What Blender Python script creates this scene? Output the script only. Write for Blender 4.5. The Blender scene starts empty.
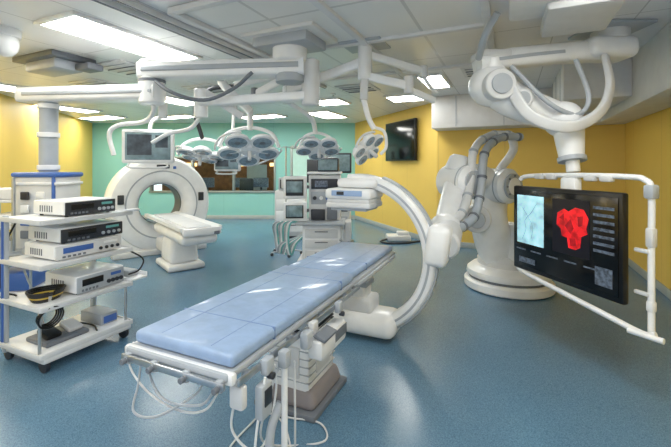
import bpy, bmesh, math, random
from mathutils import Vector, Matrix, Euler
random.seed(4)
sc=bpy.context.scene
ROOM=-math.radians(24.7)
def G(x,y,z=0.0):
    c,s=math.cos(ROOM),math.sin(ROOM)
    return Vector((c*x-s*y, s*x+c*y, z))

# ---------------------------------------------------------------- materials
def lin(c):
    o=[]
    for v in c:
        v/=255.0
        o.append(v/12.92 if v<=.04045 else ((v+.055)/1.055)**2.4)
    return o
def mat(name,rgb,rough=.4,metal=0.0,emit=0,var=.05,scale=6,coat=0.0,spec=.5,bump=0):
    m=bpy.data.materials.new(name); m.use_nodes=True
    nt=m.node_tree; b=nt.nodes['Principled BSDF']
    c=lin(rgb)
    tc=nt.nodes.new('ShaderNodeTexCoord'); nz=nt.nodes.new('ShaderNodeTexNoise')
    nz.inputs['Scale'].default_value=scale; nz.inputs['Detail'].default_value=3
    nt.links.new(tc.outputs['Object'],nz.inputs['Vector'])
    cr=nt.nodes.new('ShaderNodeValToRGB')
    cr.color_ramp.elements[0].position=.3; cr.color_ramp.elements[1].position=.7
    cr.color_ramp.elements[0].color=[v*(1-var) for v in c]+[1]
    cr.color_ramp.elements[1].color=[min(1,v*(1+var)) for v in c]+[1]
    nt.links.new(nz.outputs['Fac'],cr.inputs['Fac'])
    nt.links.new(cr.outputs['Color'],b.inputs['Base Color'])
    b.inputs['Roughness'].default_value=rough; b.inputs['Metallic'].default_value=metal
    b.inputs['Coat Weight'].default_value=coat
    b.inputs['Specular IOR Level'].default_value=spec
    if bump:
        bp=nt.nodes.new('ShaderNodeBump'); bp.inputs['Strength'].default_value=bump; bp.inputs['Distance'].default_value=.01
        nt.links.new(nz.outputs['Fac'],bp.inputs['Height']); nt.links.new(bp.outputs[0],b.inputs['Normal'])
    if emit:
        nt.links.new(cr.outputs['Color'],b.inputs['Emission Color'])
        b.inputs['Emission Strength'].default_value=emit
    return m
def grid_mat(name,rgb,sx,sy,line=.006,dark=.6,rough=.5,ox=0,oy=0):
    m=mat(name,rgb,rough,var=.03,scale=1.2); nt=m.node_tree; b=nt.nodes['Principled BSDF']
    src=b.inputs['Base Color'].links[0].from_socket
    tc=[n for n in nt.nodes if n.type=='TEX_COORD'][0]
    sep=nt.nodes.new('ShaderNodeSeparateXYZ'); nt.links.new(tc.outputs['Object'],sep.inputs[0])
    def chan(out,step,off):
        a=nt.nodes.new('ShaderNodeMath'); a.operation='ADD'; a.inputs[1].default_value=off+100*step
        d=nt.nodes.new('ShaderNodeMath'); d.operation='MODULO'; d.inputs[1].default_value=step
        l=nt.nodes.new('ShaderNodeMath'); l.operation='LESS_THAN'; l.inputs[1].default_value=line
        nt.links.new(out,a.inputs[0]); nt.links.new(a.outputs[0],d.inputs[0]); nt.links.new(d.outputs[0],l.inputs[0])
        return l.outputs[0]
    f=chan(sep.outputs[0],sx,ox)
    if sy:
        g=chan(sep.outputs[1],sy,oy)
        mx=nt.nodes.new('ShaderNodeMath'); mx.operation='MAXIMUM'
        nt.links.new(f,mx.inputs[0]); nt.links.new(g,mx.inputs[1]); f=mx.outputs[0]
    mix=nt.nodes.new('ShaderNodeMix'); mix.data_type='RGBA'
    nt.links.new(f,mix.inputs[0]); nt.links.new(src,mix.inputs[6])
    mix.inputs[7].default_value=[v*dark for v in lin(rgb)]+[1]
    nt.links.new(mix.outputs[2],b.inputs['Base Color'])
    return m

WHITE=mat('enamel_white',(234,236,238),.3,coat=.2)
OFFW=mat('plastic_offwhite',(212,214,216),.42)
LGREY=mat('light_grey_plastic',(168,175,183),.4)
GREY=mat('mid_grey_plastic',(106,112,121),.45)
DGREY=mat('dark_grey_plastic',(44,48,56),.4)
BLACK=mat('black_plastic',(12,13,16),.3)
STEEL=mat('brushed_steel',(190,194,198),.28,.9)
BLUEA=mat('blue_accent',(66,104,176),.4)
MATT=mat('blue_mattress_vinyl',(142,166,200),.38,var=.08,scale=14,coat=.18,bump=.25)
SEAM=mat('mattress_seam',(112,138,184),.45)
TAUPE=mat('taupe_base_cover',(134,128,130),.5)
TEALH=mat('teal_hose',(110,180,180),.4)
SCREENB=mat('screen_black',(10,11,14),.15)
SCR_CY=mat('screen_angiogram',(160,205,216),.3,emit=.65,var=.35,scale=11)
SCR_RED=mat('screen_red_volume',(220,26,34),.3,emit=.5,var=.5,scale=13)
SCR_RD2=mat('screen_red_shade',(160,14,24),.3,emit=.3,var=.4,scale=20)
SCR_UI=mat('screen_interface',(80,90,104),.3,emit=.3,var=.7,scale=40)
SCR_GR=mat('screen_grey_blue',(112,134,140),.18,emit=.15,var=.35,scale=9)
SCR_DK=mat('screen_dark_image',(52,64,72),.18,emit=.12,var=.6,scale=12)
LENS=mat('lamp_lens',(140,158,170),.12,var=.25,scale=24,coat=.5)
LAMP=mat('ceiling_lamp_diffuser',(255,253,246),.5,emit=18,var=.01)
WOOD=mat('warm_wood',(150,98,58),.5,var=.3)
WARM=mat('warm_lamp',(255,214,150),.5,emit=2.5)
FRAME=mat('window_frame_aluminium',(150,160,158),.35,.5)
TRIM=mat('trim_grey',(170,178,178),.5)
YEL=grid_mat('yellow_wall_panel',(228,194,96),1.22,0,.008,.75,.5,ox=.3)
TEALW=grid_mat('teal_wall_panel',(138,198,192),1.5,0,.01,.8,.5)
CEIL=grid_mat('ceiling_panel',(228,229,231),.61,1.22,.012,.62,.32)
SOFF=mat('soffit_paint',(216,217,219),.5)
DIFF=grid_mat('air_diffuser_panel',(230,230,228),.575,.9,.03,.76,.3)
GLASS=bpy.data.materials.new('window_glass'); GLASS.use_nodes=True
_b=GLASS.node_tree.nodes['Principled BSDF']; _b.inputs['Transmission Weight'].default_value=1; _b.inputs['Roughness'].default_value=.02; _b.inputs['IOR'].default_value=1.05
_b.inputs['Base Color'].default_value=(.85,.97,.93,1)

def floor_mat():
    m=bpy.data.materials.new('blue_speckled_vinyl'); m.use_nodes=True; nt=m.node_tree; b=nt.nodes['Principled BSDF']
    tc=nt.nodes.new('ShaderNodeTexCoord')
    n1=nt.nodes.new('ShaderNodeTexNoise'); n1.inputs['Scale'].default_value=190; n1.inputs['Detail'].default_value=2
    n2=nt.nodes.new('ShaderNodeTexNoise'); n2.inputs['Scale'].default_value=1.3; n2.inputs['Detail'].default_value=3
    for n in(n1,n2): nt.links.new(tc.outputs['Object'],n.inputs['Vector'])
    cr=nt.nodes.new('ShaderNodeValToRGB'); e=cr.color_ramp.elements
    e[0].position=.3; e[0].color=lin((70,104,132))+[1]; e[1].position=.7; e[1].color=lin((108,145,170))+[1]
    nt.links.new(n1.outputs['Fac'],cr.inputs['Fac'])
    cr2=nt.nodes.new('ShaderNodeValToRGB'); e=cr2.color_ramp.elements
    e[0].position=.35;e[0].color=(.92,.92,.92,1);e[1].position=.65;e[1].color=(1,1,1,1)
    nt.links.new(n2.outputs['Fac'],cr2.inputs['Fac'])
    mx=nt.nodes.new('ShaderNodeMix'); mx.data_type='RGBA'; mx.blend_type='MULTIPLY'; mx.inputs[0].default_value=1
    nt.links.new(cr.outputs[0],mx.inputs[6]); nt.links.new(cr2.outputs[0],mx.inputs[7])
    nt.links.new(mx.outputs[2],b.inputs['Base Color']); b.inputs['Roughness'].default_value=.24
    b.inputs['Specular IOR Level'].default_value=.55
    return m
FLOOR=floor_mat()

# ---------------------------------------------------------------- mesh builder
def rrect(w,h,r,n=3):
    r=min(r,w/2-.0005,h/2-.0005); out=[]
    for cx,cy,a0 in((w/2-r,h/2-r,0),(-w/2+r,h/2-r,90),(-w/2+r,-h/2+r,180),(w/2-r,-h/2+r,270)):
        for i in range(n+1):
            a=math.radians(a0+90*i/n); out.append((cx+r*math.cos(a),cy+r*math.sin(a)))
    return out
def circ(r,n=14): return [(r*math.cos(2*math.pi*i/n),r*math.sin(2*math.pi*i/n)) for i in range(n)]
def smooth_pts(P,k=6):
    P=[Vector(p) for p in P]
    if len(P)<3: return P
    Q=[P[0]*2-P[1]]+P+[P[-1]*2-P[-2]]; out=[]
    for i in range(1,len(Q)-2):
        a,b,c,d=Q[i-1:i+3]
        for j in range(k):
            t=j/k
            out.append(.5*((2*b)+(c-a)*t+(2*a-5*b+4*c-d)*t*t+(3*b-a-3*c+d)*t**3))
    out.append(P[-1]); return out
class B:
    def __init__(s,name,loc=(0,0,0),rz=0.0):
        s.name=name;s.bm=bmesh.new();s.mats=[];s.M=Matrix.Translation(Vector(loc))@Matrix.Rotation(rz,4,'Z')
        s.pre=None
    def mi(s,m):
        if m not in s.mats: s.mats.append(m)
        return s.mats.index(m)
    def add(s,t,m,M=None):
        if M is not None: bmesh.ops.transform(t,matrix=M,verts=t.verts)
        if s.pre is not None: bmesh.ops.transform(t,matrix=s.pre,verts=t.verts)
        i=s.mi(m)
        bmesh.ops.recalc_face_normals(t,faces=t.faces)
        for f in t.faces: f.material_index=i; f.smooth=True
        me=bpy.data.meshes.new('tmp'); t.to_mesh(me); t.free(); s.bm.from_mesh(me); bpy.data.meshes.remove(me)
    def box(s,c,d,m,bev=.01,rot=(0,0,0),seg=2,taper=None):
        t=bmesh.new(); bmesh.ops.create_cube(t,size=1)
        for v in t.verts:
            f=1
            if taper is not None and v.co.z>0: f=taper
            v.co=Vector((v.co.x*d[0]*f,v.co.y*d[1]*f,v.co.z*d[2]))
        bev=min(bev,min(d)*.45)
        if bev>0: bmesh.ops.bevel(t,geom=list(t.edges),offset=bev,segments=seg,profile=.5,affect='EDGES')
        s.add(t,m,Matrix.Translation(Vector(c))@Euler(rot).to_matrix().to_4x4())
    def lathe(s,prof,c,m,axis=(0,0,1),n=40,close=False,sx=1):
        t=bmesh.new(); rings=[]
        for r,h in prof:
            rings.append([t.verts.new((max(r,1e-5)*math.cos(2*math.pi*i/n)*sx,max(r,1e-5)*math.sin(2*math.pi*i/n),h)) for i in range(n)])
        L=len(rings)
        for a in range(L if close else L-1):
            A,Bq=rings[a],rings[(a+1)%L]
            for i in range(n): t.faces.new((A[i],A[(i+1)%n],Bq[(i+1)%n],Bq[i]))
        if not close:
            for R,rr in((rings[0],prof[0][0]),(rings[-1],prof[-1][0])):
                if rr>1e-4: t.faces.new(R)
        q=Vector(axis).normalized().to_track_quat('Z','Y')
        s.add(t,m,Matrix.Translation(Vector(c))@q.to_matrix().to_4x4())
    def cyl(s,p1,p2,r,m,r2=None,n=24,bev=.15):
        p1=Vector(p1);p2=Vector(p2);L=(p2-p1).length;r2=r if r2 is None else r2
        b=min(r,r2,L/2)*bev
        s.lathe([(r-b,0),(r,b),(r2,L-b),(r2-b,L)],p1,m,axis=p2-p1,n=n)
    def sph(s,c,r,m,sc_=(1,1,1),rot=(0,0,0)):
        t=bmesh.new(); bmesh.ops.create_uvsphere(t,u_segments=24,v_segments=14,radius=r)
        s.add(t,m,Matrix.Translation(Vector(c))@Euler(rot).to_matrix().to_4x4()@Matrix.Diagonal((*sc_,1)))
    def sweep(s,P,prof,m,sm=True,k=6,scales=None):
        P=smooth_pts(P,k) if sm else [Vector(p) for p in P]
        n=len(P); T=[]
        for i in range(n):
            T.append((P[min(i+1,n-1)]-P[max(i-1,0)]).normalized())
        up=Vector((0,0,1)) if abs(T[0].z)<.9 else Vector((0,1,0))
        side=T[0].cross(up).normalized(); t=bmesh.new(); rings=[]
        for i in range(n):
            side=(side-T[i]*side.dot(T[i])).normalized(); nn=side.cross(T[i]).normalized()
            f=1 if scales is None else scales[0]+(scales[1]-scales[0])*i/(n-1)
            rings.append([t.verts.new(P[i]+side*a*f+nn*b*f) for a,b in prof])
        K=len(prof)
        for i in range(n-1):
            for j in range(K): t.faces.new((rings[i][j],rings[i][(j+1)%K],rings[i+1][(j+1)%K],rings[i+1][j]))
        t.faces.new(rings[0]);t.faces.new(rings[-1])
        s.add(t,m)
    def tube(s,P,r,m,sm=True,n=12,k=6): s.sweep(P,circ(r,n),m,sm,k)
    def arm(s,p1,p2,w,h,m,r=.03,taper=None): s.sweep([p1,p2],rrect(w,h,r),m,False,scales=taper)
    def plate(s,pts,th,m,M=None):
        t=bmesh.new(); a=[t.verts.new((x,0,z)) for x,z in pts]; f=t.faces.new(a)
        r=bmesh.ops.extrude_face_region(t,geom=[f])
        for v in [g for g in r['geom'] if isinstance(g,bmesh.types.BMVert)]: v.co.y+=th
        s.add(t,m,M)
    def done(s):
        me=bpy.data.meshes.new(s.name); s.bm.to_mesh(me); s.bm.free()
        for m in s.mats: me.materials.append(m)
        try: me.set_sharp_from_angle(angle=math.radians(38))
        except Exception: pass
        o=bpy.data.objects.new(s.name,me); o.matrix_world=s.M; sc.collection.objects.link(o); return o

# ---------------------------------------------------------------- room shell
CH=2.9
def slab(name,c,d,m,rz=0,bev=0.0):
    b=B(name,c,rz); b.box((0,0,0),d,m,bev); return b.done()
slab('floor',(*G(-4.5,4.0).xy,-.05),(18,15,.1),FLOOR,ROOM)
slab('ceiling',(*G(-4.5,4.0).xy,CH+.05),(18,15,.1),CEIL,ROOM)
def wall(name,a,b,m,z0=0,z1=CH,cut=None):
    a=G(*a);b=G(*b);d=(b-a);L=d.length;rz=math.atan2(d.y,d.x);n=Vector((-d.y,d.x,0)).normalized()
    c=(a+b)/2+n*.06
    o=B(name,(c.x,c.y,0),rz)
    if cut:
        x0,x1,c0,c1=cut
        o.box(((-L/2+x0)/2,0,CH/2),(x0+L/2,.12,CH),m,0)
        o.box(((L/2+x1)/2,0,CH/2),(L/2-x1,.12,CH),m,0)
        o.box(((x0+x1)/2,0,c0/2),(x1-x0,.12,c0),m,0)
        o.box(((x0+x1)/2,0,(c1+CH)/2),(x1-x0,.12,CH-c1),m,0)
    else: o.box((0,0,(z0+z1)/2),(L,.12,z1-z0),m,0)
    o.done()
    c2=(a+b)/2-n*.008
    t=B('baseboard_'+name[5:],(c2.x,c2.y,0),rz); t.box((0,0,.055),(L-.02,.016,.11),TRIM,.004); t.done()
    return c,rz,L
wall('wall_left',(-4.0,-1.3),(-11.5,7.38),YEL)
wc,wr,wL=wall('wall_back',(-11.5,7.38),(-4.27,10.7),TEALW,cut=(-2.2,1.55,.82,1.86))
wall('wall_corner',(-4.27,10.7),(-1.34,7.8),YEL)
rc,rr_,rL=wall('wall_rear',(-1.34,7.8),(1.75,7.8),YEL)
wall('wall_right',(1.75,7.8),(1.75,-1.0),YEL)
s=B('trim_soffit',(0,0,0),ROOM)
s.box((.2,7.5,2.6),(3.08,.58,.6),SOFF,.01); s.box((1.52,3.6,2.6),(.44,7.2,.6),SOFF,.01)
for x in(-.9,-.1,.7): s.box((x,7.205,2.6),(.012,.01,.56),LGREY,0)
s.box((.95,6.2,2.66),(.7,1.4,.48),SOFF,.015)
for y in(5.8,6.3,6.8): s.box((.598,y,2.66),(.008,.012,.44),LGREY,0)
s.done()
s=B('air_diffuser_ceiling_panel',(*G(-1.35,3.65).xy,CH),ROOM)
s.box((0,0,-.012),(2.3,2.7,.024),DIFF,.004)
for x in(-1.17,1.17): s.box((x,0,-.03),(.07,2.8,.06),SOFF,.01)
for y in(-1.37,0,1.37): s.box((0,y,-.028),(2.3,.07,.05),SOFF,.01)
s.box((0,0,-.03),(.07,2.7,.06),SOFF,.01)
s.done()
s=B('ceiling_track_rail',(*G(-2.85,3.4).xy,CH),ROOM)
for x in(0,.14): s.box((x,0,-.025),(.05,4.2,.05),OFFW,.008); s.box((x,0,-.052),(.02,4.2,.006),GREY,0)
s.done()
for k,(x,y) in enumerate([(-4.6,3.4),(-4.6,4.9),(-5.9,3.9),(-2.3,5.9),(-.3,5.5),(-2.0,1.7)]):
    s=B('ceiling_air_vent',(*G(x,y).xy,CH),ROOM); s.box((0,0,-.01),(.6,.6,.02),OFFW,.006)
    for i in range(4): s.box((0,-.2+.133*i,-.024),(.5,.03,.012),GREY if i%2 else LGREY,.002,rot=(.4,0,0))
    s.done()
w=B('window_1',(wc.x,wc.y,0),wr)
for z in(.82,1.86): w.box((-.325,-.02,z),(3.85,.16,.06),FRAME,.006)
for x in(-2.2,-.95,.3,1.55): w.box((x,-.02,1.34),(.06,.16,1.04),FRAME,.006)
w.box((-.325,.02,1.34),(3.7,.01,1.0),GLASS,0)
w.done()
dp=Vector((wc.x,wc.y,0))+Matrix.Rotation(wr,3,'Z')@Vector((2.75,-.10,0))
w=B('door_1',dp,wr)
w.box((0,0,1.06),(1.3,.04,2.1),mat('door_pale_teal',(176,214,206),.4),.01); w.box((0,-.025,1.45),(.45,.02,.7),DGREY,.01)
for x in(-.69,.69): w.box((x,0,1.07),(.07,.06,2.14),FRAME,.006)
w.box((0,0,2.16),(1.45,.06,.08),FRAME,.006); w.cyl((-.5,-.05,.9),(-.5,-.05,1.3),.015,STEEL); w.box((-.5,-.03,.92),(.03,.05,.03),STEEL,.004); w.box((-.5,-.03,1.28),(.03,.05,.03),STEEL,.004)
w.done()
w=B('control_room_interior',(wc.x,wc.y,0),wr)
w.box((-.3,2.0,1.3),(5,.05,2.5),WOOD,0); w.box((-.3,1.1,.72),(4,.6,.05),DGREY,.01)
for x in(-1.6,-.9,.2,.9): w.box((x,1.1,1.05),(.5,.04,.32),SCR_UI,.01); w.box((x,1.15,.8),(.06,.06,.2),DGREY,.01)
for x in(-1.8,0,1.3): w.box((x,1.95,1.65),(.5,.05,.12),WARM,.01)
w.box((.6,1.9,1.2),(.7,.06,.9),OFFW,.01); w.box((-.3,1.2,2.5),(5,1.7,.05),OFFW,0)
for x in(-1.2,.5): w.box((x,.75,.95),(.45,.1,.5),DGREY,.05); w.box((x,.6,.6),(.45,.4,.08),DGREY,.03); w.cyl((x,.6,.06),(x,.6,.6),.03,STEEL)
w.box((-.3,1.2,.02),(5,1.7,.04),WOOD,0)
w.done()
w=B('wall_outlet_panel',(rc.x,rc.y,0),rr_)
for x in(-1.0,-.55): w.box((x,-.075,1.3),(.22,.03,.3),OFFW,.006); w.box((x,-.093,1.34),(.12,.008,.08),GREY,.002)
w.box((1.1,-.075,1.1),(.5,.03,.12),LGREY,.006); w.done()
for k,(x,y,wx,ly) in enumerate([(-3.6,2.7,.5,1.4),(-1.8,7.1,.6,.6),(-1.05,5.9,.32,.9),(-9.0,5.2,.5,1.2),(-7.5,3.4,.5,1.2),(-6.0,5.4,.5,1.2),(-8.0,7.3,1.2,.4),(-2.1,-.1,.6,1.2),(.45,2.3,.5,1.3),(-5.2,.6,.5,1.3),(.4,-.2,.6,1.2),(-4.2,8.6,.6,1.2),(-3.3,6.9,.6,.6),(-5.9,8.2,1.2,.5),(-6.3,2.0,.5,1.2),(-9.9,6.6,1.2,.5)]):  # panels at list end are added fill, brightening the back and left walls
    b=B('ceiling_light_and_fill_panel',(*G(x,y).xy,CH),ROOM)
    b.box((0,0,-.012),(wx,ly,.02),LAMP,0)
    for sx in(-1,1): b.box((sx*(wx/2+.02),0,-.015),(.04,ly+.08,.03),WHITE,.004)
    for sy in(-1,1): b.box((0,sy*(ly/2+.02),-.015),(wx,.04,.03),WHITE,.004)
    b.done()

# ---------------------------------------------------------------- operating table
t=B('operating_table',G(-1.33,2.45),ROOM)
t.box((0,-.545,.79),(.59,1.33,.06),MATT,.022,seg=4)
t.box((0,.66,.788),(.55,1.08,.055),MATT,.022,seg=4)
t.box((0,-.02,.742),(.60,2.46,.032),LGREY,.01)
for y in(-.9,-.1): t.box((0,y,.7905),(.594,.012,.062),SEAM,.01)
t.box((0,.45,.788),(.554,.012,.058),SEAM,.01)
for x in(-.15,.15): t.box((x,-.545,.8198),(.004,1.26,.002),SEAM,0); t.box((x,.66,.8152),(.004,1.0,.002),SEAM,0)
t.box((0,-1.225,.735),(.64,.035,.05),WHITE,.012)
t.box((0,-.6,.705),(.50,1.2,.04),OFFW,.012)
for sx in(-1,1):
    t.box((sx*.335,-.55,.725),(.014,1.35,.03),STEEL,.003)
    for y in(-1.15,-.8,-.45,-.1,.1): t.box((sx*.318,y,.725),(.03,.03,.025),STEEL,.003)
    t.box((sx*.3,.62,.722),(.03,1.05,.03),LGREY,.006)
t.box((0,-1.265,.72),(.60,.014,.03),STEEL,.003)
for x in(-.27,-.1,.09,.27):
    t.box((x,-1.255,.715),(.035,.035,.05),LGREY,.01); t.cyl((x,-1.295,.71),(x,-1.265,.71),.013,GREY)
for y,m_ in((-1.05,LGREY),(-.62,OFFW),(-.28,LGREY)):
    t.box((.355,y,.72),(.04,.06,.07),m_,.01); t.cyl((.36,y,.68),(.39,y,.68),.015,DGREY)
t.box((0,-.1,.655),(.32,1.5,.06),WHITE,.02)
t.box((0,.35,.68),(.40,1.4,.04),LGREY,.015)
t.box((0,.0,.59),(.38,.72,.08),OFFW,.03)
t.box((0,-.12,.30),(.32,.38,.40),WHITE,.03)
t.box((0,-.1,.525),(.28,.36,.10),BLACK,.01)
for z in(.49,.51,.53,.55): t.box((0,-.1,z),(.30,.38,.008),DGREY,.002)
for z in(.2,.25,.3,.35,.4): t.box((0,-.12,z),(.33,.39,.006),LGREY,.002)
t.box((.02,-.312,.32),(.14,.02,.2),OFFW,.008); t.box((.165,-.12,.33),(.01,.2,.2),OFFW,.004)
t.box((0,-.11,.1),(.42,.46,.13),TAUPE,.04,seg=3,taper=.88)
t.box((0,-.11,.02),(.46,.52,.04),GREY,.01)
t.box((.37,-.72,.70),(.05,.07,.09),LGREY,.015)
t.box((.41,-.62,.64),(.09,.18,.10),OFFW,.02); t.box((.43,-.62,.70),(.07,.15,.02),GREY,.006,rot=(0,.3,0))
t.cyl((.38,-.95,.74),(.38,-.95,.22),.015,WHITE); t.box((.38,-.95,.71),(.05,.05,.08),LGREY,.012)
t.box((.37,-1.1,.60),(.045,.08,.15),LGREY,.015); t.box((.395,-1.1,.62),(.006,.05,.07),DGREY,.002)
t.sweep([(.36,-.95,.5),(.34,-1.0,.4),(.35,-1.02,.28),(.38,-.98,.2)],circ(.02),LGREY)
t.box((.30,-1.18,.64),(.07,.04,.10),OFFW,.012)
t.box((.33,-.32,.56),(.10,.24,.13),WHITE,.03); t.box((.385,-.32,.58),(.006,.18,.06),GREY,.002)
t.pre=(Matrix.Translation(G(-1.33,2.45))@Matrix.Rotation(ROOM,4,'Z')).inverted()
cables=[[(-1.01,1.9,.72),(-1.017,1.88,.61),(-.888,1.8,.53),(-.705,1.7,.508),(-.556,1.62,.56),(-.472,1.58,.69)],
[(-.903,1.85,.70),(-.879,1.8,.61),(-.763,1.7,.553),(-.578,1.62,.581),(-.5,1.58,.669)],
[(-.40,1.6,.70),(-.423,1.6,.615),(-.449,1.65,.454),(-.382,1.7,.33),(-.33,1.8,.30),(-.29,1.85,.5),(-.29,1.8,.66)],
[(-.25,1.8,.70),(-.32,1.8,.49),(-.3675,1.9,.23),(-.259,2.16,.01),(-.06,2.2,.01),(-.096,2.35,.01),(-.287,2.4,.01),(-.45,2.45,.01)],
[(-.95,1.87,.69),(-.95,1.83,.55),(-.93,1.75,.47),(-.8,1.7,.48),(-.62,1.65,.6),(-.55,1.62,.69)],
[(-.3,1.62,.70),(-.33,1.6,.5),(-.36,1.65,.3),(-.45,1.85,.02),(-.6,2.1,.01),(-.5,2.4,.01),(-.42,2.55,.05)],
[(-.2,1.85,.65),(-.2,1.88,.3),(-.22,2.0,.05),(-.3,2.3,.01),(-.4,2.45,.02)]]
for i,p in enumerate(cables): t.tube(p,.0055 if i else .005,[OFFW,LGREY,WHITE][i%3],n=8,k=8)
t.done()

# ---------------------------------------------------------------- robotic C-arm
r=B('robotic_c_arm_x_ray_system')
cc=G(-1.33,3.4,.78); ex=G(1,0,0); ez=Vector((0,0,1)); ey=G(0,1,0)
arc=[cc+ex*(.69*math.cos(math.radians(a)))+ez*(.69*math.sin(math.radians(a))) for a in range(96,-97,-6)]
r.sweep(arc,rrect(.17,.115,.035),WHITE,False)
arc2=[cc+ex*(.752*math.cos(math.radians(a)))+ez*(.752*math.sin(math.radians(a))) for a in range(70,-61,-5)]
r.sweep(arc2,rrect(.09,.03,.01),LGREY,False)
arc3=[cc+ex*(.69*math.cos(math.radians(a)))+ez*(.69*math.sin(math.radians(a)))-ey*.087 for a in range(75,-66,-5)]
r.sweep(arc3,rrect(.006,.02,.002),LGREY,False)
def rb(cx,cy,cz,d,m,bev): 
    r.box(G(cx,cy,cz),d,m,bev,rot=(0,0,ROOM),seg=3)
rb(-1.30,3.4,1.44,(.40,.26,.09),WHITE,.04)
rb(-1.36,3.4,1.34,(.46,.40,.10),WHITE,.035)
rb(-1.36,3.4,1.275,(.42,.36,.04),OFFW,.01)
rb(-1.36,3.4,1.235,(.44,.38,.05),OFFW,.015)
rb(-1.36,3.4,1.20,(.36,.32,.03),LGREY,.01)
rb(-1.36,3.195,1.35,(.30,.012,.05),mat('pale_blue_panel',(150,176,214)),.004)
rb(-1.42,3.19,1.35,(.07,.014,.03),DGREY,.002)
rb(-1.25,3.4,.15,(.64,.34,.22),WHITE,.08)
rb(-1.30,3.4,.31,(.30,.26,.14),OFFW,.03)
rb(-1.33,3.4,.41,(.22,.2,.14),WHITE,.03)
rb(-1.33,3.4,.50,(.26,.22,.05),LGREY,.01)
wr1=cc+ex*.70+ez*.13
r.box(wr1+ex*.06,(.2,.26,.36),WHITE,.06,rot=(0,.15,ROOM),seg=3)
W0=Vector((.98,3.62,.98)); E0=Vector((1.40,4.35,1.42)); S0=Vector((1.97,4.72,1.36))
r.cyl(wr1+ex*.1,W0+Vector((.12,.1,0)),.14,OFFW)
r.sph(W0+Vector((.08,.06,0)),.16,WHITE)
r.sweep([W0+Vector((.08,.06,0)),(1.15,3.9,1.08),(1.28,4.15,1.25),E0],rrect(.25,.23,.09),WHITE,scales=(.8,1.1))
dx=Vector((.45,-.89,0))
r.cyl(E0-dx*.2,E0+dx*.24,.19,WHITE,bev=.25); r.cyl(E0+dx*.24,E0+dx*.26,.13,LGREY); r.cyl(E0+dx*.14,E0+dx*.155,.193,LGREY)
r.cyl(E0+Vector((-.02,0,.1)),E0+Vector((.03,0,.30)),.14,WHITE,r2=.11,bev=.3)
r.sweep([E0,(1.68,4.55,1.50),S0],rrect(.28,.25,.1),WHITE)
r.cyl(S0-dx*.24,S0+dx*.26,.21,WHITE,bev=.2); r.cyl(S0+dx*.26,S0+dx*.29,.15,LGREY); r.cyl(S0+dx*.29,S0+dx*.30,.10,WHITE); r.cyl(S0+dx*.15,S0+dx*.165,.214,LGREY)
for i in range(8):
    an=i*math.pi/4; r.cyl(S0+dx*.295+Vector((.89*math.cos(an)*.125,.45*math.cos(an)*.125,math.sin(an)*.125)),S0+dx*.305+Vector((.89*math.cos(an)*.125,.45*math.cos(an)*.125,math.sin(an)*.125)),.012,GREY,n=8)
r.sweep([S0+Vector((0,.05,0)),(1.95,4.85,1.0),(2.05,4.95,.65),(2.2,5.02,.38)],rrect(.44,.40,.15),WHITE,scales=(.85,1.15))
r.cyl((1.72,4.62,.95),(1.80,4.85,.95),.17,OFFW); r.cyl((1.69,4.56,.95),(1.72,4.62,.95),.10,LGREY)
r.box((2.32,4.85,.62),(.3,.4,.5),WHITE,.08,rot=(0,.12,.3),seg=3)
r.box((2.30,4.645,.66),(.18,.01,.3),LGREY,.004,rot=(0,.12,.3))
base=(2.29,5.05,0)
r.lathe([(.52,0),(.55,.02),(.55,.10),(.52,.13)],base,WHITE,n=56)
r.lathe([(.49,.12),(.49,.17)],base,GREY,n=56)
r.lathe([(.51,.165),(.52,.19),(.51,.24),(.45,.29),(.40,.31)],base,WHITE,n=56)
r.lathe([(.38,.3),(.38,.38),(.33,.44)],base,OFFW,n=48)
h=[(2.12,4.6,1.98),(1.83,4.5,1.96),(1.55,4.25,1.78),(1.45,4.1,1.40),(1.28,3.85,1.12),(1.02,3.6,1.02)]
for off,mm in((Vector((0,0,0)),OFFW),(Vector((.11,-.03,-.03)),LGREY)):
    hp=smooth_pts([Vector(p)+off for p in h],14)
    r.tube(hp,.045,mm,sm=False)
    for i in range(2,len(hp)-2,9):
        d=(hp[i+1]-hp[i]).normalized(); r.cyl(hp[i]-d*.015,hp[i]+d*.015,.052,LGREY if mm is OFFW else GREY,n=14)
r.sweep([(2.12,4.6,1.98),(2.2,4.7,1.8),(2.05,4.75,1.55)],circ(.05),OFFW)
r.done()

# ---------------------------------------------------------------- large display
th=-math.radians(75.5)
d=B('large_display_monitor',(1.92,3.27,0),th)
d.box((0,.035,1.0),(1.12,.06,.81),BLACK,.015); d.box((0,.09,1.0),(.8,.07,.55),GREY,.03)
d.box((0,0,1.005),(1.06,.008,.73),SCREENB,.002)
d.box((-.325,-.006,1.09),(.33,.004,.46),SCR_CY,.0)
def L(t_): return -.55+1.1*t_
vessel=mat('screen_vessel_trace',(112,158,172),.3,emit=.3)
d.tube([(L(.12),-.007,.9),(L(.16),-.007,1.0),(L(.15),-.007,1.08),(L(.22),-.007,1.16),(L(.28),-.007,1.25)],.003,vessel,n=6)
d.tube([(L(.22),-.007,.92),(L(.24),-.007,1.02),(L(.20),-.007,1.1),(L(.12),-.007,1.2)],.003,vessel,n=6)
rp=[(.50,1.20),(.56,1.24),(.60,1.22),(.66,1.26),(.73,1.25),(.77,1.18),(.75,1.10),(.76,1.06),(.71,1.03),(.70,.94),(.66,.915),(.60,.92),(.59,1.0),(.54,1.01),(.53,1.07),(.49,1.10)]
d.box((L(.61),-.006,1.09),(.36,.003,.46),mat('screen_dark_panel',(14,14,26),.3,emit=.3),0)
d.plate([(L(a),z) for a,z in rp],-.004,SCR_RED,Matrix.Translation((0,-.008,0)))
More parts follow.
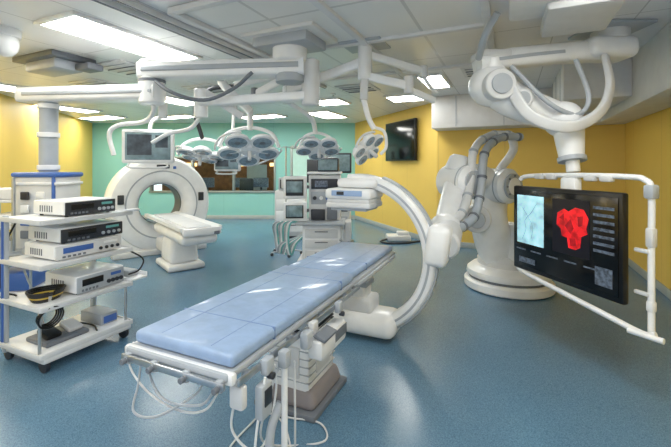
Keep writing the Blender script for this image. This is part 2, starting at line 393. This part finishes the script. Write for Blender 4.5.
for q in([(.57,1.10),(.62,1.16),(.65,1.09),(.62,1.04)],[(.68,1.19),(.73,1.20),(.72,1.12),(.69,1.11)],[(.61,1.0),(.66,1.01),(.67,.95),(.62,.94)],[(.52,1.16),(.56,1.20),(.56,1.14)]):
    d.plate([(L(a),z) for a,z in q],-.002,SCR_RD2,Matrix.Translation((0,-.0125,0)))
for i in range(7): d.box((L(.88),-.006,1.28-i*.055),(.17,.003,.022),SCR_UI,0)
for i in range(5): d.box((L(.1+.17*i),-.006,.80),(.12,.003,.012),SCR_UI,0)
d.box((L(.17),-.006,.70),(.2,.003,.05),SCR_UI,0)
d.box((L(.88),-.006,.76),(.14,.003,.14),SCR_UI,0)
F=[(-.62,.10,.60),(-.45,.02,.575),(0,0,.53),(.45,.02,.47),(.66,.06,.43),(.73,.08,.45)]
d.tube(F,.022,WHITE)
d.tube([(.67,.12,.42),(.67,.12,1.0),(.67,.12,1.42),(.62,.13,1.5),(.5,.13,1.52),(.0,.13,1.52),(-.5,.13,1.50),(-.58,.1,1.46)],.022,WHITE,k=4)
d.tube([(.80,.05,.44),(.60,.0,.44)],.02,WHITE,sm=False)
d.tube([(-.62,.10,.60),(-.62,.12,.8),(-.58,.13,.9),(-.4,.12,.95)],.02,WHITE)
d.box((.67,.12,1.42),(.07,.07,.1),LGREY,.015); d.box((.67,.12,.62),(.05,.05,.08),WHITE,.015); d.box((.67,.12,1.1),(.055,.055,.14),OFFW,.015)
d.box((0,.13,1.25),(.16,.08,.50),WHITE,.02)
for x in(-.34,-.2,.2,.34): d.box((x,.12,1.50),(.10,.06,.05),OFFW,.015)
d.box((.62,.1,1.0),(.1,.03,.03),OFFW,.01); d.box((.62,.1,.7),(.1,.03,.03),OFFW,.01)
d.done()

b=B('ceiling_monitor_boom')
b.cyl((2.09,3.34,1.545),(2.09,3.36,1.72),.055,WHITE)
b.cyl((2.09,3.36,1.66),(2.09,3.42,1.98),.10,WHITE,r2=.13); b.cyl((2.09,3.355,1.64),(2.09,3.365,1.68),.115,LGREY)
b.sph((2.06,3.44,2.02),.165,WHITE)
b.sweep([(2.06,3.44,2.02),(1.9,3.5,2.10),(1.68,3.55,2.2),(1.50,3.6,2.34)],rrect(.26,.28,.11),WHITE,scales=(.95,1.2))
b.sph((1.47,3.6,2.36),.2,WHITE)
b.cyl((1.47,3.36,2.33),(1.47,3.5,2.33),.14,OFFW); b.cyl((1.47,3.34,2.33),(1.47,3.36,2.33),.09,LGREY)
b.cyl((1.47,3.6,2.3),(1.47,3.6,2.62),.13,WHITE)
b.cyl((1.66,3.36,2.2),(1.68,3.5,2.2),.09,OFFW); b.cyl((1.66,3.345,2.2),(1.66,3.36,2.2),.06,LGREY)
b.sweep([(1.34,3.6,2.57),(1.7,3.6,2.62),(2.1,3.6,2.66),(2.45,3.6,2.68)],rrect(.24,.18,.06),WHITE)
b.sweep([(1.5,3.472,2.58),(1.8,3.474,2.62),(2.1,3.474,2.65)],rrect(.01,.03,.003),LGREY)
b.box((2.55,3.6,2.70),(.46,.34,.2),WHITE,.07,seg=3)
b.cyl((2.6,3.6,2.78),(2.6,3.6,2.9),.16,OFFW); b.box((2.6,3.6,2.885),(.5,.5,.03),LGREY,.01)
b.box((1.47,3.6,2.64),(.3,.26,.07),OFFW,.02)
b.sweep([(1.55,3.42,2.35),(1.68,3.3,2.05),(1.95,3.2,1.93),(2.25,3.25,2.05),(2.42,3.35,2.3),(2.45,3.45,2.6)],rrect(.05,.10,.02),OFFW,k=10)
b.tube([(1.58,3.42,2.5),(1.85,3.3,2.15),(2.1,3.3,2.05),(2.2,3.3,2.2),(2.15,3.4,2.55)],.02,LGREY)
b.done()
b=B('ceiling_rail_trolley')
b.box((1.45,2.75,2.86),(.35,.9,.08),WHITE,.02,rot=(0,0,ROOM)); b.tube([(1.3,3.05,2.83),(1.26,3.2,2.7),(1.3,3.45,2.58)],.03,LGREY)
b.box((1.95,3.05,2.83),(.5,.7,.14),OFFW,.03,rot=(0,0,ROOM))
b.done()

# ---------------------------------------------------------------- left equipment boom
b=B('ceiling_supply_pendant')
b.box((-.45,3.75,2.87),(.8,.55,.06),OFFW,.015,rot=(0,0,ROOM)); b.box((-.45,3.75,2.80),(.6,.42,.10),LGREY,.02,rot=(0,0,ROOM))
b.cyl((-.45,3.75,2.62),(-.45,3.75,2.87),.17,WHITE); b.cyl((-.45,3.75,2.42),(-.45,3.75,2.50),.14,LGREY)
b.arm((-.30,3.75,2.57),(-1.95,3.85,2.55),.24,.16,WHITE,.03)
b.arm((-.35,3.74,2.575),(-1.9,3.84,2.555),.255,.05,LGREY,.01)
b.cyl((-1.86,3.85,2.22),(-1.86,3.85,2.66),.125,WHITE); b.cyl((-1.86,3.85,2.44),(-1.86,3.85,2.47),.13,GREY)
b.arm((-1.78,3.85,2.34),(-3.28,4.02,2.34),.24,.15,WHITE,.03)
b.arm((-1.8,3.85,2.34),(-3.2,4.01,2.34),.255,.04,LGREY,.01)
P=(-3.02,4.0)
b.cyl((*P,1.5),(*P,2.3),.085,LGREY); 
for z in(1.56,1.9,2.2): b.cyl((*P,z),(*P,z+.05),.10,WHITE)
b.box((*P,1.12),(.46,.34,.76),OFFW,.02,rot=(0,0,-.1)); b.box((*P,1.51),(.5,.38,.05),BLUEA,.02,rot=(0,0,-.1))
b.box((*P,1.42),(.49,.37,.03),WHITE,.01,rot=(0,0,-.1)); b.box((*P,.74),(.5,.38,.05),LGREY,.02,rot=(0,0,-.1))
for i in range(4):
    for j in range(2): 
        b.box((-3.12+.15*j,3.815+.01*j,1.3-.13*i),(.09,.02,.08),[DGREY,WHITE,BLUEA,GREY][(i+j)%4],.008,rot=(0,0,-.1))
for x in(-.2,.2): b.box((P[0]+x,P[1]-.2,1.12),(.025,.03,.74),BLUEA if x>0 else STEEL,.006)
b.arm((-1.4,3.95,2.26),(-.25,3.8,2.3),.15,.09,WHITE,.02); b.cyl((-.25,3.8,2.2),(-.25,3.8,2.66),.09,OFFW)
b.cyl((-1.4,3.95,2.1),(-1.4,3.95,2.4),.07,WHITE)
b.tube([(-2.45,4.2,1.72),(-2.5,4.2,1.95),(-2.4,4.2,2.05),(-2.1,4.15,2.08),(-1.9,3.95,2.15),(-1.86,3.88,2.24)],.025,WHITE)
b.arm((-.25,3.8,2.62),(-.85,4.0,2.35),.06,.08,WHITE,.02); b.cyl((-.85,4.0,2.26),(-.85,4.0,2.42),.04,GREY); b.tube([(-.85,4.0,2.3),(-.6,4.1,2.3),(-.35,4.2,2.42)],.022,WHITE)
b.arm((-1.35,3.95,2.36),(-.98,4.0,2.12),.06,.08,OFFW,.02); b.tube([(-1.86,3.8,2.5),(-1.6,3.7,2.32),(-1.3,3.75,2.25),(-1.0,3.7,2.35),(-.8,3.65,2.5)],.018,GREY)
b.tube([(-1.4,3.95,2.12),(-1.55,4.05,2.0),(-1.8,4.1,1.95),(-1.98,4.1,1.85)],.022,WHITE)
b.done()

# ---------------------------------------------------------------- equipment cart (room aligned) and devices
CX,CY=-3.53,2.065
c=B('medical_equipment_cart',G(CX,CY),ROOM)
for z in(.14,.50,.82,1.165):
    c.box((0,0,z),(.60,.76,.025),WHITE,.01); c.box((.30,0,z),(.02,.77,.04),OFFW,.006); c.box((0,-.385,z),(.6,.015,.04),OFFW,.006)
    c.box((0,.385,z),(.6,.015,.04),OFFW,.006)
for y in(-.36,.36):
    c.box((-.24,y,.63),(.05,.035,1.12),LGREY,.01); c.box((-.24,y*1.03,.66),(.02,.04,1.0),BLUEA,.006)
    c.cyl((.24,y,.14),(.24,y,.5),.012,STEEL)
    for x in(-.25,.25):
        c.cyl((x,y*.92-.015,.055),(x,y*.92+.015,.055),.055,DGREY); c.box((x,y*.92,.105),(.05,.05,.05),GREY,.01)
c.box((0,0,.105),(.62,.74,.05),OFFW,.015)
c.box((.08,.47,.52),(.42,.16,.02),WHITE,.008); c.box((.08,.55,.54),(.42,.012,.05),WHITE,.004); c.box((.1,.47,.56),(.2,.1,.06),LGREY,.01)
c.tube([(.3,.30,1.19),(.37,.32,1.2),(.39,.36,1.2),(.37,.40,1.19),(.28,.42,1.18)],.01,WHITE)
c.tube([(.25,.39,.8),(.3,.5,.7),(.28,.47,.6),(.2,.42,.56)],.008,BLACK,n=8)
c.tube([(-.2,-.3,1.15),(-.28,-.36,.9),(-.26,-.38,.6),(-.2,-.3,.52)],.008,BLACK,n=8)
c.tube([(-.25,-.1,1.1),(-.33,-.2,.8),(-.3,-.1,.4),(-.2,-.1,.2)],.009,LGREY,n=8)
YC=mat('yellow_cable',(200,170,60))
for k in range(6):
    rr=.08+.006*k; c.tube([(.1+rr*math.cos(a*.5),-.24+rr*1.2*math.sin(a*.5),.525+.014*k+.004*math.sin(a)) for a in range(13)],.008,BLACK if k!=2 else YC,n=8,k=2)
c.box((.05,-.12,.172),(.3,.34,.04),GREY,.015); c.box((.07,-.20,.222),(.16,.12,.05),BLACK,.02,rot=(0,.25,0)); c.box((.07,-.03,.222),(.16,.12,.05),OFFW,.02,rot=(0,.25,0))
c.tube([(-.05,-.02,.2),(-.07,.08,.18),(.1,.14,.162),(.25,.08,.165)],.007,BLACK,n=8)
c.box((.02,.25,.20),(.3,.16,.1),LGREY,.01); c.box((.18,.25,.2),(.01,.12,.06),BLUEA,.002)
for k in range(4):
    rr=.07+.006*k; c.tube([(.22+.02*k+rr*.3*math.cos(a*.5),-.30+rr*math.sin(a*.5),.42+rr*math.cos(a*.5)) for a in range(13)],.007,BLACK,n=8,k=2)
c.done()
def device(name,x,y,z,dims,rz=0,style=0):
    b=B(name,G(CX+x,CY+y,z),ROOM+rz); W,D,H=dims
    b.box((0,0,H/2+.008),(W,D,H-.016),WHITE,.012)
    b.box((W/2+.004,0,H/2),(.012,D*.97,H*.86),[OFFW,DGREY,LGREY][style],.006)
    b.box((W/2+.012,-D*.18,H*.6),(.006,D*.42,H*.35),BLUEA if style==0 else BLACK,.002)
    for i in range(4): b.cyl((W/2+.008,D*(.14+.09*i),H*.35),(W/2+.022,D*(.14+.09*i),H*.35),H*.11,DGREY if style!=1 else LGREY,n=14)
    for i in range(5): b.box((W/2+.012,-D*(.38-.07*i),H*.22),(.006,D*.04,H*.12),GREY,.001)
    b.box((W/2+.012,D*.3,H*.7),(.006,D*.22,H*.16),[WHITE,TEALH,BLUEA][style],.001)
    for i in range(6): b.box((-W*.25+i*.03,-D/2-.001,H*.5),(.012,.004,H*.4),GREY,0)
    for sx in(-1,1):
        for sy in(-1,1): b.cyl((sx*W*.4,sy*D*.4,0),(sx*W*.4,sy*D*.4,.012),.014,BLACK,n=12)
    b.done()
device('medical_video_recorder',.02,.04,1.1785,(.40,.46,.13),.05,1)
device('endoscopy_camera_processor',.03,.03,.8335,(.42,.58,.13),0,0)
device('endoscopy_light_source',.03,.05,.9645,(.42,.56,.13),.03,1)
device('insufflator_console',.03,.12,.5135,(.42,.44,.16),.02,2)

c=B('supply_trolley',(-3.8,4.5,0),.2)
for z in(.15,.55,.9,1.2): c.box((0,0,z),(.6,.5,.03),OFFW,.01)
for x in(-.28,.28):
    for y in(-.22,.22): c.cyl((x,y,.08),(x,y,1.35),.014,STEEL,n=12); c.cyl((x-.012,y,.045),(x+.012,y,.045),.045,DGREY,n=16)
c.box((.05,0,.66),(.4,.4,.18),LGREY,.02); c.box((.05,0,.985),(.36,.36,.13),WHITE,.02); c.box((.05,0,.27),(.4,.4,.2),BLUEA,.02)
c.box((.0,0,1.28),(.4,.36,.12),OFFW,.02); c.done()

# ---------------------------------------------------------------- CT scanner
g=B('ct_scanner',(-3.13,6.9,0),math.radians(38.3))
Cz=.90
prof=[(.38,.62),(.38,.18),(.41,.10),(.48,.03),(.57,0),(.74,0),(.83,.03),(.88,.12),(.885,.3),(.87,.55),(.80,.66),(.4,.66)]
g.lathe([(a,-bb) for a,bb in prof],(0,0,Cz),WHITE,axis=(0,-1,0),n=72,close=True)
g.lathe([(.375,-.6),(.375,-.2),(.365,-.2),(.365,-.6)],(0,0,Cz),GREY,axis=(0,-1,0),n=60,close=True)
g.lathe([(.595,.004),(.615,.006),(.62,-.004),(.59,-.004)],(0,0,Cz),LGREY,axis=(0,-1,0),n=72,close=True)
g.box((0,.34,.2),(1.5,.56,.4),WHITE,.06,seg=3); g.box((0,.34,.05),(1.6,.68,.1),OFFW,.02)
for sx in(-1,1): g.box((sx*.68,-.012,Cz+.12),(.10,.03,.16),DGREY,.01)
g.box((0,-.01,Cz+.69),(.22,.02,.07),DGREY,.008); g.box((.2,-.005,Cz+.67),(.05,.02,.05),BLUEA,.005)
g.box((0,-1.02,.05),(.56,.76,.10),OFFW,.04,seg=3)
g.box((0,-1.0,.30),(.46,.60,.42),WHITE,.08,seg=3,taper=.85)
g.box((0,-.6,.25),(.34,.9,.22),OFFW,.05,seg=3)
g.box((0,-1.2,.57),(.52,1.6,.16),WHITE,.07,seg=3)
g.sweep([(0,-2.05,.71),(0,-1.2,.71),(0,.1,.71)],[(-.29,.04),(-.29,-.01),(-.2,-.06),(.2,-.06),(.29,-.01),(.29,.04),(.24,.04),(.16,.01),(-.16,.01),(-.24,.04)],WHITE,False)
g.box((0,-1.0,.732),(.34,1.9,.03),mat('couch_pad',(205,208,212),.5),.012)
g.box((0,-2.06,.69),(.54,.06,.11),WHITE,.03)
g.box((.2,-2.08,.66),(.08,.04,.05),GREY,.01); g.box((.265,-1.3,.6),(.01,1.2,.02),LGREY,.002)
g.done()

# ---------------------------------------------------------------- anaesthesia machine
a=B('anesthesia_machine',(-.22,6.0,0),-.05)
a.box((0,0,.13),(.70,.62,.10),OFFW,.03)
for x in(-.28,.28):
    for y in(-.25,.25): a.cyl((x-.02,y,.05),(x+.02,y,.05),.05,DGREY,n=16); a.box((x,y,.1),(.05,.05,.03),GREY,.01)
a.box((.02,0,.44),(.58,.52,.54),WHITE,.02)
for z in(.26,.42,.58): a.box((.02,-.265,z),(.5,.015,.13),OFFW,.006); a.box((.02,-.28,z+.03),(.2,.015,.015),GREY,.004)
a.box((0,-.06,.73),(.74,.6,.035),LGREY,.012)
a.box((.05,.12,1.10),(.50,.34,.72),OFFW,.02)
a.box((-.05,-.06,.84),(.22,.05,.17),DGREY,.01); a.box((.17,-.06,.86),(.16,.04,.2),GREY,.01)
a.box((.05,-.055,1.1),(.42,.02,.2),LGREY,.01); a.box((.05,-.055,1.32),(.42,.02,.16),DGREY,.01); a.box((0,-.068,1.32),(.2,.01,.1),SCR_UI,.002)
for i in range(4): a.cyl((-.1+.1*i,-.06,1.1),(-.1+.1*i,-.09,1.1),.03,[DGREY,WHITE,BLUEA,DGREY][i],n=14)
a.box((.05,.1,1.49),(.54,.38,.04),WHITE,.015); a.box((.1,.1,1.62),(.34,.28,.22),DGREY,.02); a.box((.1,-.045,1.62),(.3,.01,.17),SCR_GR,.002)
for z,mm in((1.27,SCR_GR),(.90,SCR_GR)):
    a.box((-.39,-.18,z),(.36,.05,.35 if z>1 else .3),WHITE,.02,rot=(0,0,.15)); a.box((-.395,-.21,z),(.27,.012,.25 if z>1 else .20),DGREY,.004,rot=(0,0,.15))
    a.box((-.397,-.218,z+.01),(.24,.01,.17),SCR_GR,.002,rot=(0,0,.15)); a.arm((-.37,-.15,z),(-.1,.1,z),.06,.05,GREY,.01)
for i in range(9):
    x=-.48-.03*i; a.tube([(-.28,-.2,.72),(x+.04,-.26,.74),(x,-.28+.02*i,.5),(x+.05,-.3+.02*i,.26),(x+.12,-.26,.42),(-.25,-.2,.55)],.014,[TEALH,WHITE,LGREY][i%3],n=8)
a.tube([(.32,-.1,.75),(.46,-.15,.6),(.4,-.2,.4),(.3,-.27,.5)],.018,LGREY)
a.box((.42,-.05,.6),(.1,.3,.3),OFFW,.02)
a.done()
a=B('patient_monitor_rack',(.05,7.6,0),-.1)
a.box((0,0,.06),(.6,.6,.06),GREY,.02); a.box((0,0,.6),(.5,.45,1.0),OFFW,.02)
for x in(-.25,.25): 
    for y in(-.25,.25): a.sph((x,y,.04),.04,DGREY)
a.box((0,.1,1.25),(.08,.08,.6),LGREY,.01); a.box((0,0,1.2),(.5,.36,.2),DGREY,.02); a.box((.02,0,1.66),(.5,.1,.40),DGREY,.02); a.box((.02,-.055,1.66),(.44,.01,.33),SCR_GR,.002)
a.box((0,-.24,.8),(.42,.02,.16),DGREY,.01); a.box((0,-.24,.5),(.42,.02,.25),LGREY,.01)
a.done()
a=B('instrument_cabinet',(-1.0,8.6,0),.05)
a.box((0,0,.55),(.7,.45,1.0),OFFW,.02); 
for z in(.25,.5,.75): a.box((0,-.23,z),(.64,.02,.22),WHITE,.01); a.box((0,-.25,z+.05),(.25,.02,.02),GREY,.004)
a.box((0,0,.03),(.6,.4,.06),DGREY,.01); a.box((-.1,0,1.2),(.35,.3,.28),LGREY,.02); a.box((-.1,-.155,1.2),(.28,.01,.2),DGREY,.004)
a.done()
a=B('iv_pole',(-.9,6.9,0))
a.cyl((0,0,.05),(0,0,1.95),.014,STEEL,n=12)
for i in range(5):
    an=i*1.2566; a.tube([(0,0,.09),(.28*math.cos(an),.28*math.sin(an),.06)],.014,STEEL,sm=False); a.sph((.28*math.cos(an),.28*math.sin(an),.03),.03,DGREY)
a.tube([(-.12,0,1.98),(-.1,0,1.93),(0,0,1.95),(.1,0,1.93),(.12,0,1.98)],.008,STEEL); a.box((0,-.06,1.3),(.14,.12,.2),OFFW,.02); a.done()

ta,tb=G(-4.27,10.7),G(-1.34,7.8); dv=(tb-ta).normalized(); nn=Vector((-dv.y,dv.x,0)); pc=ta+dv*2.85-nn*.10
a=B('wall_television',(pc.x,pc.y,2.18),math.atan2(dv.y,dv.x)); a.box((0,0,0),(1.35,.06,.92),BLACK,.015); a.box((0,-.033,.0),(1.27,.006,.84),SCREENB,.001); a.box((0,.06,0),(.3,.08,.3),DGREY,.01); a.done()
a=B('floor_cable_hub',(1.35,8.2,0)); a.box((0,0,.06),(.5,.35,.12),OFFW,.03); a.box((.1,0,.15),(.25,.2,.08),OFFW,.02)
a.tube([(-.2,-.1,.05),(-.4,-.2,.02),(-.3,-.4,.02),(.1,-.4,.02),(.5,-.2,.02),(.9,-.3,.02)],.02,DGREY); a.done()

# ---------------------------------------------------------------- surgical lights
def light_head(b,c,R,tilt,az,petals=5):
    M=Matrix.Translation(Vector(c))@Euler((tilt,0,az)).to_matrix().to_4x4()
    def tp(v): return M@Vector(v)
    ax=(M.to_3x3()@Vector((0,0,1)))
    b.lathe([(0.0,.11),(R*.18,.10),(R*.30,.06),(R*.32,.0),(R*.26,-.03),(0,-.03)],c,WHITE,axis=ax,n=28)
    for i in range(petals):
        a=2*math.pi*i/petals+.3; p=tp((R*.64*math.cos(a),R*.64*math.sin(a),0))
        b.lathe([(0,.05),(R*.22,.044),(R*.34,.02),(R*.385,-.012),(R*.37,-.024),(R*.30,-.027)],p,WHITE,axis=ax,n=28)
        b.lathe([(R*.30,-.026),(R*.27,-.031),(0,-.031)],p,LENS,axis=ax,n=26)
        b.lathe([(R*.09,-.031),(R*.08,-.036),(0,-.036)],p,GREY,axis=ax,n=18)
        b.arm(c,p,R*.24,.04,OFFW,.01)
    b.cyl(tp((0,0,-.03)),tp((0,0,-.14)),.022,OFFW)
    for s_ in(0,math.pi): b.tube([tp((R*1.05*math.cos(s_+x*.16),R*1.05*math.sin(s_+x*.16),.0+.03*math.sin(x*.39))) for x in range(9)],.012,OFFW,n=8,k=2)
s=B('surgical_light')
light_head(s,(-1.0,4.4,1.79),.36,-.5,.3)
s.tube([(-1.34,4.35,1.82),(-1.25,4.4,1.98),(-1.0,4.45,2.05),(-.75,4.45,1.98),(-.66,4.42,1.82)],.022,WHITE)
s.cyl((-1.0,4.45,2.02),(-1.0,4.45,2.28),.035,OFFW)
s.sweep([(-1.0,4.45,2.24),(-1.25,4.3,2.5),(-1.30,4.28,2.62)],rrect(.07,.09,.02),WHITE)
s.sweep([(-1.3,4.28,2.66),(-.85,4.2,2.72),(-.4,4.1,2.75)],rrect(.09,.09,.02),WHITE); s.cyl((-.4,4.1,2.68),(-.4,4.1,2.9),.08,OFFW); s.cyl((-1.3,4.28,2.55),(-1.3,4.28,2.74),.055,LGREY)
s.done()
s=B('surgical_light')
light_head(s,(-1.68,4.75,1.74),.29,-.3,-.2)
s.tube([(-1.96,4.72,1.74),(-1.87,4.72,1.88),(-1.66,4.74,1.94),(-1.45,4.75,1.88),(-1.40,4.75,1.74)],.02,WHITE)
s.tube([(-1.66,4.74,1.94),(-1.7,4.6,2.3),(-1.5,4.5,2.5),(-1.2,4.5,2.55)],.026,DGREY); s.arm((-1.2,4.5,2.55),(-.6,4.6,2.72),.07,.08,WHITE,.02); s.cyl((-.6,4.6,2.66),(-.6,4.6,2.9),.07,OFFW)
s.done()
s=B('surgical_light')
H=(.31,4.0)
s.box((*H,2.88),(.45,.4,.04),LGREY,.01,rot=(0,0,ROOM)); s.cyl((*H,2.5),(*H,2.88),.075,WHITE)
s.arm((.31,4.0,2.7),(-.55,4.3,2.45),.09,.1,WHITE,.02); s.cyl((-.55,4.3,2.3),(-.55,4.3,2.5),.05,OFFW)
s.sweep([(-.55,4.3,2.33),(-.3,4.6,2.18),(-.25,4.8,2.02)],circ(.03),WHITE)
light_head(s,(-.22,4.9,1.83),.29,-.45,.2); s.tube([(-.47,4.9,1.84),(-.4,4.85,1.97),(-.25,4.8,2.02),(-.08,4.85,1.97),(0.04,4.9,1.84)],.018,WHITE)
s.arm((.31,4.0,2.55),(.75,3.9,2.42),.08,.09,WHITE,.02); s.cyl((.75,3.9,2.34),(.75,3.9,2.52),.05,OFFW)
s.arm((.75,3.9,2.38),(1.05,4.05,2.30),.06,.07,WHITE,.02); s.arm((.31,4.0,2.78),(.95,4.1,2.62),.07,.08,WHITE,.02); s.cyl((.95,4.1,2.55),(.95,4.1,2.68),.045,OFFW); s.tube([(.95,4.1,2.56),(1.05,4.15,2.45),(1.12,4.15,2.40)],.02,WHITE)
s.arm((.31,4.0,2.6),(.29,3.95,2.28),.08,.1,OFFW,.02); s.sweep([(.29,3.95,2.3),(.34,3.93,2.1),(.40,3.92,1.98)],circ(.028),WHITE)
light_head(s,(.33,3.9,1.78),.2,-.9,.9,5); s.tube([(.40,3.92,2.0),(.5,3.9,1.95),(.52,3.9,1.8),(.46,3.88,1.72)],.016,WHITE)
s.done()

def hung(name,c,w,h,rz,top):
    b=B(name,c,rz)
    b.box((0,0,0),(w,.06,h),WHITE,.025,seg=3); b.box((0,-.032,.0),(w*.86,.008,h*.80),SCR_GR,.002)
    b.box((-w*.16,-.0365,h*.04),(w*.46,.003,h*.60),SCR_DK,0); b.box((w*.26,-.0365,h*.14),(w*.24,.003,h*.36),SCR_DK,0)
    b.box((0,.05,0),(w*.4,.05,h*.4),LGREY,.01)
    b.tube([(-w*.35,-.03,-h*.5),(-w*.33,-.05,-h*.62),(w*.33,-.05,-h*.62),(w*.35,-.03,-h*.5)],.012,OFFW,k=3)
    b.tube([(0,.06,.0),(0,.12,h*.7),(top[0]*.5,.1,h*.9),(top[0],top[1],top[2])],.022,WHITE)
    b.cyl((top[0],top[1],top[2]-.05),(top[0],top[1],top[2]+.12),.045,OFFW)
    b.done()
hung('ceiling_hung_monitor',(-2.09,4.25,1.82),.54,.38,.25,(.2,-.3,.33))
hung('ceiling_hung_monitor',(-1.42,5.0,1.66),.36,.26,-.1,(.05,.1,.75))
b=B('ceiling_dome_camera',(-3.15,3.6,2.78)); b.sph((0,0,-.02),.125,WHITE); b.cyl((0,0,.04),(0,0,.12),.14,OFFW); b.done()
b=B('ceiling_mounted_rail_unit',(-3.4,4.6,0),ROOM); b.box((0,0,2.87),(.8,.5,.06),GREY,.01); b.box((0,0,2.79),(.6,.34,.12),LGREY,.03); b.box((.42,.15,2.78),(.25,.2,.08),GREY,.02); b.done()
for x,y in((-4.9,3.1),(-.4,6.6),(-2.9,6.2),(-5.3,6.4)):
    q=G(x,y); b=B('ceiling_sprinkler',(q.x,q.y,CH)); b.cyl((0,0,-.02),(0,0,0),.05,WHITE); b.cyl((0,0,-.05),(0,0,-.02),.015,STEEL); b.done()

# ---------------------------------------------------------------- world, camera
w=bpy.data.worlds.new('world'); sc.world=w; w.use_nodes=True
w.node_tree.nodes['Background'].inputs[0].default_value=(.95,.97,1,1); w.node_tree.nodes['Background'].inputs[1].default_value=1.45
sc.view_settings.view_transform='Standard'
cd=bpy.data.cameras.new('camera'); cam=bpy.data.objects.new('camera',cd); sc.collection.objects.link(cam)
cam.location=(0,0,1.6); cam.rotation_euler=(math.radians(90),0,0)
cd.sensor_width=36; cd.lens=380/671*36; cd.shift_y=-57.5/671; cd.clip_start=.05
sc.camera=cam
